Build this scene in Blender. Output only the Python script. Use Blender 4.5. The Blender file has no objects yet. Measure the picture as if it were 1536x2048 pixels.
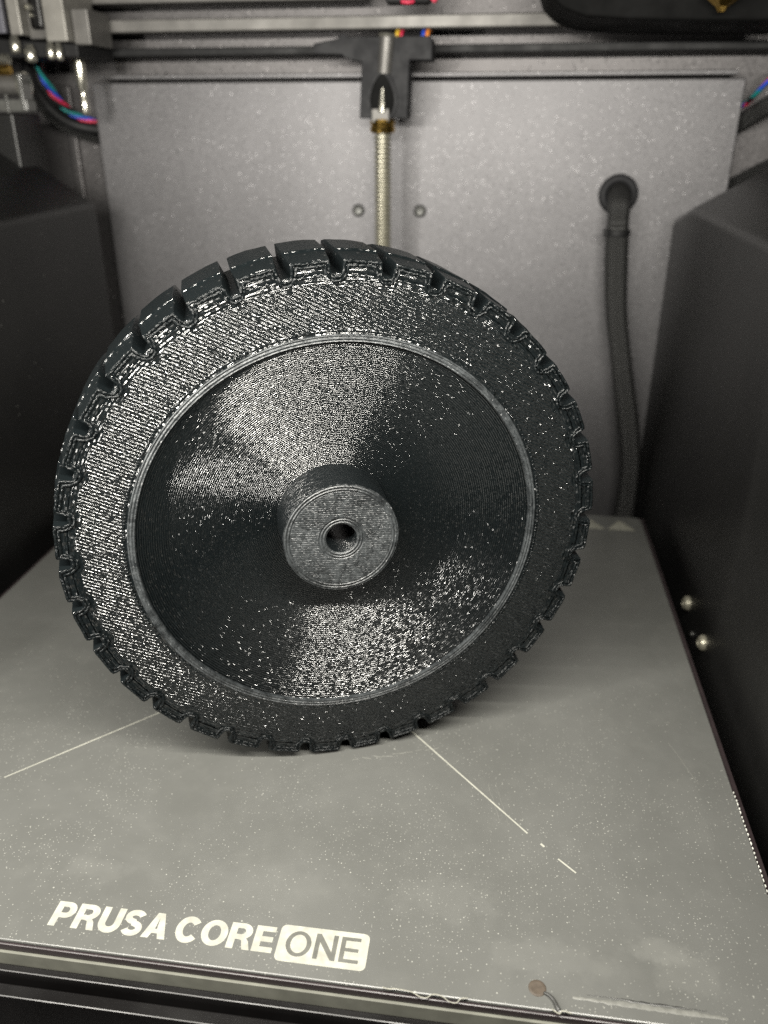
import bpy, bmesh, math, random
from mathutils import Vector, Matrix
from mathutils.geometry import tessellate_polygon

random.seed(7)
S = 0.001                                   # every length below is written in millimetres
SC = bpy.context.scene
COL = SC.collection

# ------------------------------------------------------------------ camera
cam_d = bpy.data.cameras.new('camera')
cam = bpy.data.objects.new('camera', cam_d)
COL.objects.link(cam)
YAW, PITCH, ROLL = 0.136, 0.444, -0.001
fwd = Vector((-math.sin(YAW) * math.cos(PITCH), math.cos(YAW) * math.cos(PITCH), -math.sin(PITCH)))
rgt = Vector((math.cos(YAW), math.sin(YAW), 0))
up = rgt.cross(fwd)
r2 = rgt * math.cos(ROLL) + up * math.sin(ROLL)
u2 = -rgt * math.sin(ROLL) + up * math.cos(ROLL)
M = Matrix((r2, u2, -fwd)).transposed().to_4x4()
M.translation = Vector((55.54, -230.27, 164.02)) * S
cam.matrix_world = M
cam_d.sensor_fit = 'HORIZONTAL'
cam_d.sensor_width = 36.0
cam_d.lens = 1625.9 / 1536 * 36.0
cam_d.clip_start = 0.005
cam_d.clip_end = 20
cam_d.dof.use_dof = True
cam_d.dof.focus_distance = 0.196
cam_d.dof.aperture_fstop = 17
SC.camera = cam
SC.render.resolution_x, SC.render.resolution_y = 768, 1024

# ------------------------------------------------------------------ light
world = bpy.data.worlds.new('World')
SC.world = world
world.use_nodes = True
world.node_tree.nodes['Background'].inputs[0].default_value = (0.95, 0.97, 1.0, 1)
world.node_tree.nodes['Background'].inputs[1].default_value = 0.010


def area(name, loc, target, sx, sy, watts, color, spread=180):
    d = bpy.data.lights.new(name, 'AREA')
    d.shape = 'RECTANGLE'
    d.size, d.size_y = sx * S, sy * S
    d.energy = watts
    d.color = color
    d.spread = math.radians(spread)
    o = bpy.data.objects.new(name, d)
    COL.objects.link(o)
    o.location = Vector(loc) * S
    o.rotation_euler = (Vector(target) - Vector(loc)).to_track_quat('-Z', 'Y').to_euler()
    return o


def strip_light(name, a, b, target, width, watts, color):
    a, b = Vector(a), Vector(b)
    o = area(name, (a + b) / 2, target, (b - a).length, width, watts, color)
    x = (a - b).normalized()
    z = ((a + b) / 2 - Vector(target))
    z = (z - x * z.dot(x)).normalized()
    m = Matrix((x, z.cross(x), z)).transposed().to_4x4()
    m.translation = (a + b) / 2 * S
    o.matrix_world = m
    return o


# the chamber's LED strip along the top front beam
strip_light('led_strip', (178, -156, 208), (-150, -190, 210), (7.5, 0, 60), 6, 2.75, (1.0, 0.965, 0.88))
# upright light added at front left to fill the dish's highlight fan
strip_light('fan_fill_light', (-152, -208, 76), (-150, -194, 204), (10, -50, 70), 5, 0.68, (1.0, 0.97, 0.90))

SC.view_settings.view_transform = 'Standard'
SC.view_settings.look = 'None'
SC.view_settings.gamma = 1
SC.view_settings.exposure = 0
SC.cycles.use_denoising = False
SC.cycles.sample_clamp_indirect = 0.6
SC.cycles.max_bounces = 6
SC.cycles.caustics_reflective = False
SC.cycles.caustics_refractive = False


# ------------------------------------------------------------------ node helpers
class NB:
    def __init__(self, name):
        self.mat = bpy.data.materials.new(name)
        self.mat.use_nodes = True
        self.t = self.mat.node_tree
        self.b = self.t.nodes['Principled BSDF']
        self.tc = None

    def n(self, kind, **kw):
        x = self.t.nodes.new(kind)
        for k, v in kw.items():
            setattr(x, k, v)
        return x

    def put(self, sock, v):
        if isinstance(v, bpy.types.NodeSocket):
            self.t.links.new(v, sock)
        else:
            sock.default_value = v

    def m(self, op, a, b=0.0, c=0.0, clamp=False):
        x = self.n('ShaderNodeMath', operation=op, use_clamp=clamp)
        for i, v in enumerate((a, b, c)):
            if i < len(x.inputs):
                self.put(x.inputs[i], v)
        return x.outputs[0]

    def v(self, op, a, b=(0, 0, 0), scale=None):
        x = self.n('ShaderNodeVectorMath', operation=op)
        self.put(x.inputs[0], a)
        if op == 'SCALE':
            self.put(x.inputs['Scale'], scale)
        else:
            self.put(x.inputs[1], b)
        return x.outputs['Value'] if op in ('LENGTH', 'DOT_PRODUCT', 'DISTANCE') else x.outputs[0]

    def obj(self):
        """object coordinates in millimetres"""
        if self.tc is None:
            t = self.n('ShaderNodeTexCoord')
            self.tc = self.v('SCALE', t.outputs['Object'], scale=1000.0)
        return self.tc

    def sep(self, vec):
        x = self.n('ShaderNodeSeparateXYZ')
        self.put(x.inputs[0], vec)
        return x.outputs

    def comb(self, a, b, c):
        x = self.n('ShaderNodeCombineXYZ')
        for i, v in enumerate((a, b, c)):
            self.put(x.inputs[i], v)
        return x.outputs[0]

    def noise(self, vec, scale, detail=3, rough=0.55, dist=0.0):
        x = self.n('ShaderNodeTexNoise')
        self.put(x.inputs['Vector'], vec)
        x.inputs['Scale'].default_value = scale
        x.inputs['Detail'].default_value = detail
        x.inputs['Roughness'].default_value = rough
        x.inputs['Distortion'].default_value = dist
        return x.outputs['Fac']

    def white(self, vec):
        x = self.n('ShaderNodeTexWhiteNoise', noise_dimensions='3D')
        self.put(x.inputs['Vector'], vec)
        return x.outputs['Value'], x.outputs['Color']

    def ramp(self, f, a, b, lo=0.0, hi=1.0, smooth=True):
        x = self.n('ShaderNodeMapRange', interpolation_type='SMOOTHSTEP' if smooth else 'LINEAR')
        self.put(x.inputs[0], f)
        for i, v in enumerate((a, b, lo, hi)):
            self.put(x.inputs[1 + i], v)
        return x.outputs[0]

    def mixc(self, f, a, b):
        x = self.n('ShaderNodeMix', data_type='RGBA')
        self.put(x.inputs[0], f)
        self.put(x.inputs[6], a if isinstance(a, bpy.types.NodeSocket) else (*a, 1))
        self.put(x.inputs[7], b if isinstance(b, bpy.types.NodeSocket) else (*b, 1))
        return x.outputs[2]

    def mixf(self, f, a, b):
        x = self.n('ShaderNodeMix', data_type='FLOAT')
        self.put(x.inputs[0], f)
        self.put(x.inputs[2], a)
        self.put(x.inputs[3], b)
        return x.outputs[0]

    def to_world(self, vec):
        x = self.n('ShaderNodeVectorTransform', vector_type='VECTOR', convert_from='OBJECT', convert_to='WORLD')
        self.put(x.inputs[0], vec)
        return self.v('NORMALIZE', x.outputs[0])

    def geo_normal(self):
        return self.n('ShaderNodeNewGeometry').outputs['Normal']

    def bump(self, h, dist_mm, strength=1.0, normal=None):
        x = self.n('ShaderNodeBump')
        x.inputs['Strength'].default_value = strength
        x.inputs['Distance'].default_value = dist_mm * S
        self.put(x.inputs['Height'], h)
        if normal is not None:
            self.put(x.inputs['Normal'], normal)
        return x.outputs[0]

    def set(self, **kw):
        for k, v in kw.items():
            s = self.b.inputs[k.replace('_', ' ')]
            if isinstance(v, tuple) and len(v) == 3:
                v = (*v, 1)
            self.put(s, v)
        return self.mat


def plain(name, col, rough=0.5, metal=0.0, grain=0.0, gs=1.5, spec=0.5):
    nb = NB(name)
    nz = nb.noise(nb.obj(), gs, 4)
    k = nb.ramp(nz, 0.25, 0.75, 0.78, 1.15)
    c = nb.mixc(nb.m('SUBTRACT', k, 0.5), tuple(x * 0.55 for x in col), tuple(min(1, x * 1.4) for x in col))
    nb.set(Base_Color=c, Roughness=nb.ramp(nb.noise(nb.obj(), gs * .4, 3), .3, .7, max(.04, rough - .06), rough + .08),
           Metallic=metal, Specular_IOR_Level=spec)
    if grain:
        nb.set(Normal=nb.bump(nb.noise(nb.obj(), gs * 3, 3), grain))
    return nb.mat


# printed plastic: beads laid along a direction; every short piece of bead tilts a little differently
def bead_normal(nb, along, across, t_vec, x_vec, la, lb, tilt_x, tilt_t, wild, wild_tilt, ridge, base=None, pitch=None):
    N = nb.geo_normal() if base is None else base
    ib = nb.m('FLOOR', nb.m('DIVIDE', across, lb))
    sh, _ = nb.white(nb.comb(ib, 3.3, 7.7))
    ia = nb.m('FLOOR', nb.m('ADD', nb.m('DIVIDE', along, la), nb.m('MULTIPLY', sh, 9.0)))
    w, c = nb.white(nb.comb(ia, ib, 1.7))
    cr = nb.sep(c)
    w2, _ = nb.white(nb.comb(ia, ib, 5.1))
    iswild = nb.m('LESS_THAN', w2, wild)
    tt = nb.m('MULTIPLY', nb.m('SUBTRACT', cr[0], 0.5), nb.mixf(iswild, 2 * tilt_t, 2 * wild_tilt))
    tx = nb.m('MULTIPLY', nb.m('SUBTRACT', cr[1], 0.5), 2 * tilt_x)
    rid = nb.m('MULTIPLY', nb.m('SINE', nb.m('MULTIPLY', across, 2 * math.pi / (pitch or lb))), ridge)
    tx = nb.m('ADD', tx, rid)
    vec = nb.v('ADD', nb.v('SCALE', t_vec, scale=tt), nb.v('SCALE', x_vec, scale=tx))
    return nb.v('NORMALIZE', nb.v('ADD', N, vec)), cr[2]


BLACK = (0.0032, 0.0043, 0.0047)


def polar(nb):
    p = nb.sep(nb.obj())
    r = nb.m('SQRT', nb.m('ADD', nb.m('MULTIPLY', p[0], p[0]), nb.m('MULTIPLY', p[2], p[2])))
    ph = nb.m('ARCTAN2', p[2], p[0])
    tan = nb.to_world(nb.comb(nb.m('MULTIPLY', p[2], -1.0), 0.0, p[0]))
    rad = nb.to_world(nb.comb(p[0], 0.0, p[2]))
    return p, r, ph, tan, rad


def mat_dish():
    nb = NB('printed_dish_plastic')
    p, r, ph, tan, rad = polar(nb)
    along = nb.m('MULTIPLY', ph, 30.0)
    wob = nb.m('MULTIPLY', nb.noise(nb.obj(), 0.25, 2), 0.35)
    axis = nb.to_world(nb.comb(0.0, -1.0, 0.0))
    nrm, rnd = bead_normal(nb, along, nb.m('ADD', r, wob), tan, rad, 0.42, 0.30, 0.34, 0.035, 0.20, 0.42, 0.98, axis, 0.52)
    return nb.set(Base_Color=BLACK, Specular_IOR_Level=0.72, Roughness=nb.ramp(rnd, 0, 1, 0.11, 0.26, False), Normal=nrm)


def mat_sidewall():
    nb = NB('printed_sidewall_plastic')
    p, r, ph, tan, rad = polar(nb)
    A = math.radians(-27)
    d = (math.cos(A), 0, math.sin(A))
    e = (-math.sin(A), 0, math.cos(A))
    along = nb.v('DOT_PRODUCT', nb.obj(), d)
    across = nb.v('DOT_PRODUCT', nb.obj(), e)
    n1, rnd = bead_normal(nb, along, across, nb.to_world(nb.comb(*d)), nb.to_world(nb.comb(*e)),
                          0.40, 0.30, 0.42, 0.07, 0.18, 0.42, 0.85, None, 0.85)
    n2, _ = bead_normal(nb, nb.m('MULTIPLY', ph, 64.0), r, tan, rad, 0.7, 0.8, 0.45, 0.16, 0.25, 0.6, 0.5)
    # perimeter loops follow the rim lip and the outline of the tread notches
    lob = nb.m('COSINE', nb.m('MULTIPLY', nb.m('ADD', ph, math.radians(0.5)), 36.0))
    edge = nb.m('SUBTRACT', 63.4, nb.m('MULTIPLY', nb.m('MAXIMUM', lob, 0.0), 1.4))
    per = nb.m('MAXIMUM', nb.m('GREATER_THAN', r, edge), nb.m('LESS_THAN', r, 53.1))
    mv = nb.n('ShaderNodeMix', data_type='VECTOR')
    nb.put(mv.inputs[0], per)
    nb.put(mv.inputs[4], n1)
    nb.put(mv.inputs[5], n2)
    return nb.set(Base_Color=BLACK, Specular_IOR_Level=0.72, Roughness=nb.ramp(rnd, 0, 1, 0.12, 0.28, False),
                  Normal=nb.v('NORMALIZE', mv.outputs[1]))


def mat_perimeter():
    nb = NB('printed_edge_plastic')
    p, r, ph, tan, rad = polar(nb)
    n2, rnd = bead_normal(nb, nb.m('MULTIPLY', ph, 66.0), r, tan, rad, 0.8, 0.5, 0.45, 0.2, 0.3, 0.6, 0.3)
    return nb.set(Base_Color=BLACK, Specular_IOR_Level=0.72, Roughness=nb.ramp(rnd, 0, 1, 0.12, 0.28, False), Normal=n2)


def mat_bead():
    nb = NB('printed_bead_plastic')
    w, c = nb.white(nb.v('FLOOR', nb.v('SCALE', nb.obj(), scale=2.4)))
    nrm = nb.v('NORMALIZE', nb.v('ADD', nb.geo_normal(), nb.v('SCALE', nb.v('SUBTRACT', c, (0.5, 0.5, 0.5)), scale=0.9)))
    return nb.set(Base_Color=BLACK, Specular_IOR_Level=0.2, Roughness=0.32, Normal=nrm)


def mat_wallprint():
    nb = NB('printed_tread_plastic')
    p, r, ph, tan, rad = polar(nb)
    lay = nb.m('SINE', nb.m('MULTIPLY', p[1], 2 * math.pi / 0.45))
    h = nb.m('ADD', nb.m('MULTIPLY', lay, 0.3), nb.m('MULTIPLY', nb.noise(nb.obj(), 0.9, 4), 1.5))
    sp, _ = nb.white(nb.v('FLOOR', nb.v('SCALE', nb.obj(), scale=2.4)))
    lint = nb.m('GREATER_THAN', sp, 0.996)
    return nb.set(Base_Color=nb.mixc(lint, (0.0032, 0.0047, 0.0053), (0.05, 0.05, 0.05)), Roughness=0.4, Specular_IOR_Level=0.28,
                  Normal=nb.bump(h, 0.03))


def mat_scuffed(name, loops, gain=1.0):
    nb = NB(name)
    p, r, ph, tan, rad = polar(nb)
    nz = nb.noise(nb.obj(), 0.13, 6, 0.68, 1.6)
    fine = nb.noise(nb.obj(), 1.4, 4, 0.7)
    f = nb.m('MULTIPLY', nb.ramp(nz, 0.34, 0.62), nb.ramp(fine, 0.25, 0.7, 0.45, 1.0))
    col = nb.mixc(f, tuple(x * gain for x in (0.035, 0.042, 0.046)), tuple(x * gain for x in (0.21, 0.23, 0.24)))
    A = math.radians(-8)
    across = nb.v('DOT_PRODUCT', nb.obj(), (-math.sin(A), 0, math.cos(A)))
    along = nb.v('DOT_PRODUCT', nb.obj(), (math.cos(A), 0, math.sin(A)))
    n1, rnd = bead_normal(nb, along, across, nb.to_world(nb.comb(math.cos(A), 0, math.sin(A))),
                          nb.to_world(nb.comb(-math.sin(A), 0, math.cos(A))), 0.5, 0.3, 0.25, 0.07, 0.10, 0.5, 0.45, None, 0.5)
    n2, _ = bead_normal(nb, nb.m('MULTIPLY', ph, loops), r, tan, rad, 0.5, 0.3, 0.2, 0.08, 0.12, 0.5, 0.9, None, 0.75)
    per = nb.m('MAXIMUM', nb.m('GREATER_THAN', r, 13.0), nb.m('LESS_THAN', r, 6.0))
    mv = nb.n('ShaderNodeMix', data_type='VECTOR')
    nb.put(mv.inputs[0], per)
    nb.put(mv.inputs[4], n1)
    nb.put(mv.inputs[5], n2)
    return nb.set(Base_Color=col, Roughness=nb.ramp(rnd, 0, 1, 0.3, 0.5, False), Normal=nb.v('NORMALIZE', mv.outputs[1]))


def mat_hubside():
    nb = NB('printed_hub_wall_plastic')
    p, r, ph, tan, rad = polar(nb)
    ax = nb.to_world(nb.comb(0.0, 1.0, 0.0))
    n1, rnd = bead_normal(nb, nb.m('MULTIPLY', ph, 15.0), p[1], tan, ax, 0.8, 0.3, 0.25, 0.03, 0.05, 0.4, 0.9, None, 0.6)
    return nb.set(Base_Color=(0.006, 0.0075, 0.0082), Roughness=0.24, Specular_IOR_Level=0.4, Normal=n1)


def mat_bed():
    nb = NB('satin_print_sheet')
    o = nb.obj()
    p = nb.sep(o)
    cloud = nb.noise(o, 0.018, 5, 0.62, 0.6)
    fine = nb.noise(o, 0.15, 4, 0.6)
    col = nb.mixc(nb.ramp(cloud, 0.3, 0.72), (0.080, 0.0807, 0.0752), (0.096, 0.0967, 0.091))
    col = nb.mixc(nb.m('MULTIPLY', nb.ramp(fine, 0.42, 0.8), 0.10), col, (0.168, 0.168, 0.155))

    def blot(x, y, rx, ry, amt, c):
        nonlocal col
        dx = nb.m('DIVIDE', nb.m('SUBTRACT', p[0], x), rx)
        dy = nb.m('DIVIDE', nb.m('SUBTRACT', p[1], y), ry)
        d = nb.m('SQRT', nb.m('ADD', nb.m('MULTIPLY', dx, dx), nb.m('MULTIPLY', dy, dy)))
        d = nb.m('ADD', d, nb.m('MULTIPLY', nb.m('SUBTRACT', nb.noise(o, 0.16, 5, 0.65), 0.5), 2.2))
        col = nb.mixc(nb.ramp(d, 0.45, 1.05, amt, 0.0), col, c)
    blot(99, -103.5, 8.5, 4.2, 0.25, (0.175, 0.175, 0.162))
    blot(104, -108, 9, 6, 0.14, (0.176, 0.176, 0.162))
    blot(74, -108, 17, 5, 0.12, (0.172, 0.172, 0.160))
    blot(52, -96, 15, 7, 0.11, (0.176, 0.176, 0.164))
    blot(-34, -100, 12, 4, 0.11, (0.176, 0.176, 0.164))
    blot(10, -98, 20, 8, 0.07, (0.176, 0.176, 0.164))
    blot(112, -60, 7, 14, 0.07, (0.176, 0.176, 0.164))
    # print residue: small pale dots, thicker towards the front of the sheet
    dens = nb.m('MULTIPLY', nb.ramp(p[1], 20.0, -75.0), nb.ramp(nb.noise(o, 0.03, 3), 0.32, 0.6))
    for sc, thr, rad in ((0.62, 0.55, 0.085), (0.36, 0.28, 0.06), (1.1, 0.35, 0.12)):
        v = nb.n('ShaderNodeTexVoronoi', feature='F1', voronoi_dimensions='2D')
        nb.put(v.inputs['Vector'], o)
        v.inputs['Scale'].default_value = sc
        rn = nb.sep(v.outputs['Color'])
        on = nb.m('LESS_THAN', rn[0], nb.m('MULTIPLY', dens, thr))
        size = nb.m('MULTIPLY', nb.ramp(rn[1], 0, 1, 0.45, 1.25, False), rad)
        dot = nb.m('MULTIPLY', nb.m('LESS_THAN', v.outputs['Distance'], size), on)
        col = nb.mixc(nb.m('MULTIPLY', dot, nb.ramp(rn[2], 0, 1, 0.08, 0.7, False)), col, (0.31, 0.31, 0.28))
    rough = nb.ramp(nb.noise(o, 0.035, 5, 0.6, 0.8), 0.3, 0.7, 0.27, 0.40)
    return nb.set(Base_Color=col, Roughness=rough, Normal=nb.bump(nb.noise(o, 0.9, 3), 0.012))


def mat_powder(name, col, rough, gl=0.5, cell=1.6):
    nb = NB(name)
    o = nb.obj()
    N = nb.geo_normal()
    w, c = nb.white(nb.v('FLOOR', nb.v('SCALE', o, scale=cell)))
    w2, _ = nb.white(nb.v('ADD', nb.v('FLOOR', nb.v('SCALE', o, scale=cell)), (0.31, 0.77, 0.13)))
    wild = nb.m('LESS_THAN', w2, 0.025)
    amp = nb.mixf(wild, 0.09, gl)
    nrm = nb.v('NORMALIZE', nb.v('ADD', N, nb.v('SCALE', nb.v('SUBTRACT', c, (0.5, 0.5, 0.5)), scale=amp)))
    k = nb.noise(o, 0.03, 4)
    cc = nb.mixc(nb.ramp(k, 0.3, 0.7), tuple(x * .96 for x in col), tuple(x * 1.04 for x in col))
    return nb.set(Base_Color=cc, Metallic=0.9, Roughness=nb.mixf(wild, rough, 0.38), Normal=nrm)


def mat_blackcover():
    nb = NB('fine_textured_black_plastic')
    o = nb.obj()
    sp = nb.n('ShaderNodeTexVoronoi', feature='F1')
    nb.put(sp.inputs['Vector'], o)
    sp.inputs['Scale'].default_value = 0.21
    rn = nb.sep(sp.outputs['Color'])
    dust = nb.m('MULTIPLY', nb.m('LESS_THAN', sp.outputs['Distance'], nb.m('MULTIPLY', rn[1], 0.065)),
                nb.m('LESS_THAN', rn[0], 0.5))
    base = nb.mixc(nb.ramp(nb.noise(o, 0.04, 4), 0.3, 0.7), (0.0035, 0.0035, 0.0033), (0.006, 0.0059, 0.0056))
    return nb.set(Base_Color=nb.mixc(nb.m('MULTIPLY', dust, 0.5), base, (0.30, 0.30, 0.28)), Roughness=0.42, Specular_IOR_Level=0.55,
                  Normal=nb.bump(nb.noise(o, 2.2, 3), 0.05))


def mat_braid():
    nb = NB('braided_sleeve')
    o = nb.sep(nb.n('ShaderNodeTexCoord').outputs['UV'])
    a = nb.m('MULTIPLY', o[0], 2 * math.pi * 14)
    b = nb.m('MULTIPLY', o[1], 2 * math.pi)
    w = nb.m('MULTIPLY', nb.m('SINE', nb.m('ADD', a, b)), nb.m('SINE', nb.m('SUBTRACT', a, b)))
    c = nb.mixc(nb.ramp(w, -0.4, 0.5), (0.005, 0.005, 0.005), (0.024, 0.024, 0.023))
    return nb.set(Base_Color=c, Roughness=0.5, Normal=nb.bump(w, 0.25))


MT = dict(
    dish=mat_dish(), side=mat_sidewall(), per=mat_perimeter(), tread=mat_wallprint(), bead=mat_bead(),
    hubface=mat_scuffed('scuffed_hub_face', 14.0, 0.18), lip=mat_scuffed('scuffed_rim_lip', 51.0, 0.22), hubside=mat_hubside(),
    bed=mat_bed(), powder=mat_powder('anthracite_powder_coat', (0.138, 0.135, 0.139), 0.54, 0.30, 2.2),
    powder2=mat_powder('anthracite_powder_coat_wall', (0.115, 0.110, 0.111), 0.52),
    cover=mat_blackcover(), braid=mat_braid(),
    ink=plain('cream_print', (0.29, 0.288, 0.25), 0.5, gs=0.4),
    knock=plain('grey_print', (0.09, 0.09, 0.08), 0.5, gs=0.4),
    dim=plain('faded_cream_print', (0.24, 0.235, 0.195), 0.5, gs=0.6),
    heatbed=plain('brown_heater_board', (0.022, 0.016, 0.017), 0.42, gs=0.2),
    bedmetal=plain('milled_bed_metal', (0.115, 0.115, 0.095), 0.65, 0.0, gs=0.15),
    gloss=plain('gloss_black_frame', (0.004, 0.0036, 0.0036), 0.36, gs=0.1, spec=0.4),
    matt=plain('matt_black_plastic', (0.003, 0.003, 0.003), 0.7, gs=0.2, spec=0.08),
    black=plain('black_plastic', (0.008, 0.008, 0.0085), 0.55, gs=0.3, spec=0.25),
    bracket=plain('charcoal_printed_plastic', (0.014, 0.014, 0.0155), 0.65, gs=0.5, spec=0.25),
    alu=plain('brushed_aluminium', (0.24, 0.23, 0.21), 0.5, 0.5, gs=0.12),
    alu2=plain('satin_grey_aluminium', (0.13, 0.125, 0.118), 0.5, 0.5, gs=0.12),
    lav=plain('lavender_grey_sheet', (0.10, 0.10, 0.12), 0.5, 0.2, gs=0.1),
    chrome=plain('polished_steel', (0.62, 0.60, 0.52), 0.22, 0.9, gs=0.3),
    thread=plain('threaded_steel', (0.30, 0.285, 0.225), 0.34, 0.6, gs=0.3),
    screw=plain('dark_screw_steel', (0.10, 0.10, 0.095), 0.38, 0.8, gs=0.5),
    brass=plain('brass', (0.72, 0.46, 0.12), 0.25, 1.0, gs=0.3),
    clear=plain('smoky_clear_plastic', (0.09, 0.09, 0.085), 0.12, gs=0.3),
    red=plain('red_wire', (0.55, 0.025, 0.07), 0.4, gs=0.4),
    blue=plain('blue_wire', (0.02, 0.07, 0.5), 0.4, gs=0.4),
    teal=plain('teal_wire', (0.01, 0.20, 0.19), 0.4, gs=0.4),
    yellow=plain('yellow_wire', (0.65, 0.42, 0.04), 0.4, gs=0.4),
    orange=plain('orange_wire', (0.65, 0.2, 0.03), 0.4, gs=0.4),
    white=plain('glint_white', (0.6, 0.6, 0.55), 0.4, gs=0.6),  # pale colour standing in for glints on the sheet edge
    scrape=plain('pale_scrape', (0.135, 0.135, 0.123), 0.45, gs=0.9),
    stain=plain('brown_burnt_plastic', (0.055, 0.042, 0.03), 0.6, gs=0.7),
    dark=plain('dark_residue', (0.03, 0.03, 0.028), 0.4, gs=0.7),
)


# ------------------------------------------------------------------ mesh helpers
def link(name, me, mats, parent=None, loc=(0, 0, 0), smooth=False):
    o = bpy.data.objects.new(name, me)
    COL.objects.link(o)
    for m in (mats if isinstance(mats, (list, tuple)) else [mats]):
        if m is not None and m.name not in [x.name for x in me.materials if x]:
            me.materials.append(m)
    o.location = Vector(loc) * S
    if parent:
        o.parent = parent
    if smooth:
        for p in me.polygons:
            p.use_smooth = True
    return o


def done(bm, name, mats, parent=None, loc=(0, 0, 0), smooth=False, normals=True):
    if normals:
        bmesh.ops.recalc_face_normals(bm, faces=bm.faces)
    bmesh.ops.scale(bm, vec=(S, S, S), verts=bm.verts)
    me = bpy.data.meshes.new(name)
    bm.to_mesh(me)
    bm.free()
    return link(name, me, mats, parent, loc, smooth)


def empty(name, loc, rz=0):
    o = bpy.data.objects.new(name, None)
    COL.objects.link(o)
    o.empty_display_size = 0.01
    o.location = Vector(loc) * S
    o.rotation_euler = (0, 0, rz)
    return o


def tag(o, label=None, cat=None, group=None, kind=None):
    if label:
        o['label'] = label
    if cat:
        o['category'] = cat
    if group:
        o['group'] = group
    if kind:
        o['kind'] = kind
    return o


def add_box(bm, x0, x1, y0, y1, z0, z1, bev=0.0, seg=2):
    r = bmesh.ops.create_cube(bm, size=1)
    vs = r['verts']
    for v in vs:
        v.co = Vector(((x0 + x1) / 2 + v.co.x * (x1 - x0), (y0 + y1) / 2 + v.co.y * (y1 - y0), (z0 + z1) / 2 + v.co.z * (z1 - z0)))
    if bev:
        es = list({e for v in vs for e in v.link_edges})
        bmesh.ops.bevel(bm, geom=es, offset=bev, segments=seg, affect='EDGES', profile=0.5)


def box(name, mat, parent, x0, x1, y0, y1, z0, z1, bev=0.3, seg=2):
    bm = bmesh.new()
    add_box(bm, x0, x1, y0, y1, z0, z1, bev, seg)
    return done(bm, name, mat, parent)


def add_cyl(bm, a, b, r1, r2=None, n=24, cap=True):
    a, b = Vector(a), Vector(b)
    r2 = r1 if r2 is None else r2
    d = (b - a).normalized()
    e = d.orthogonal().normalized()
    f = d.cross(e)
    A, B = [], []
    for i in range(n):
        t = 2 * math.pi * i / n
        q = e * math.cos(t) + f * math.sin(t)
        A.append(bm.verts.new(a + q * r1))
        B.append(bm.verts.new(b + q * r2))
    for i in range(n):
        j = (i + 1) % n
        bm.faces.new((A[i], A[j], B[j], B[i]))
    if cap:
        bm.faces.new(A[::-1])
        bm.faces.new(B)


def add_lathe(bm, prof, axis='y', n=96, phase=0.0):
    """prof: (radius, height) pairs; revolve about the axis"""
    rows = []
    for r, h in prof:
        row = []
        for i in range(n):
            t = 2 * math.pi * i / n + phase
            if axis == 'y':
                co = (r * math.cos(t), h, r * math.sin(t))
            else:
                co = (r * math.cos(t), r * math.sin(t), h)
            row.append(bm.verts.new(co))
        rows.append(row)
    for a, b in zip(rows, rows[1:]):
        for i in range(n):
            j = (i + 1) % n
            bm.faces.new((a[i], a[j], b[j], b[i]))
    return rows


def smooth_path(pts, k=8):
    P = [Vector(p) for p in pts]
    out = []
    for i in range(len(P) - 1):
        p0, p1, p2, p3 = P[max(i - 1, 0)], P[i], P[i + 1], P[min(i + 2, len(P) - 1)]
        for s in range(k):
            t = s / k
            out.append(0.5 * ((2 * p1) + (p2 - p0) * t + (2 * p0 - 5 * p1 + 4 * p2 - p3) * t * t + (3 * p1 - p0 - 3 * p2 + p3) * t ** 3))
    out.append(P[-1])
    return out


def tube(name, mat, parent, pts, rad, n=14, k=8, uvs=False, flat=1.0):
    P = smooth_path(pts, k) if k else [Vector(p) for p in pts]
    rf = rad if callable(rad) else (lambda t: rad)
    bm = bmesh.new()
    uv = bm.loops.layers.uv.new('UVMap')
    rows, L, prev = [], 0.0, None
    lens = []
    for i, p in enumerate(P):
        d = (P[min(i + 1, len(P) - 1)] - P[max(i - 1, 0)]).normalized()
        if prev is None:
            e = d.orthogonal().normalized()
        else:
            e = (prev - d * prev.dot(d)).normalized()
        prev = e
        f = d.cross(e)
        if i:
            L += (p - P[i - 1]).length
        lens.append(L)
        r = rf(i / (len(P) - 1))
        rows.append([bm.verts.new(p + (e * math.cos(2 * math.pi * j / n) + f * math.sin(2 * math.pi * j / n) * flat) * r) for j in range(n)])
    for i in range(len(rows) - 1):
        for j in range(n):
            q = (j + 1) % n
            fc = bm.faces.new((rows[i][j], rows[i][q], rows[i + 1][q], rows[i + 1][j]))
            for lp, (uu, vv) in zip(fc.loops, ((j / n, lens[i]), ((j + 1) / n, lens[i]), ((j + 1) / n, lens[i + 1]), (j / n, lens[i + 1]))):
                lp[uv].uv = (uu, vv / 2.2)
    bm.faces.new(rows[0][::-1])
    bm.faces.new(rows[-1])
    return done(bm, name, mat, parent, smooth=True)


def prism(name, mat, parent, poly, axis, a, b, bev=0.0, seg=2, smooth=False):
    """extrude a 2-D outline: axis 'y' -> outline in (x, z); 'x' -> (y, z); 'z' -> (x, y)"""
    bm = bmesh.new()

    def co(p, h):
        return {'y': (p[0], h, p[1]), 'x': (h, p[0], p[1]), 'z': (p[0], p[1], h)}[axis]
    A = [bm.verts.new(co(p, a)) for p in poly]
    B = [bm.verts.new(co(p, b)) for p in poly]
    n = len(poly)
    for i in range(n):
        j = (i + 1) % n
        bm.faces.new((A[i], A[j], B[j], B[i]))
    bm.faces.new(A[::-1])
    bm.faces.new(B)
    bmesh.ops.recalc_face_normals(bm, faces=bm.faces)
    if bev:
        bmesh.ops.bevel(bm, geom=list(bm.edges), offset=bev, segments=seg, affect='EDGES', profile=0.5)
    return done(bm, name, mat, parent, smooth=smooth)


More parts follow.
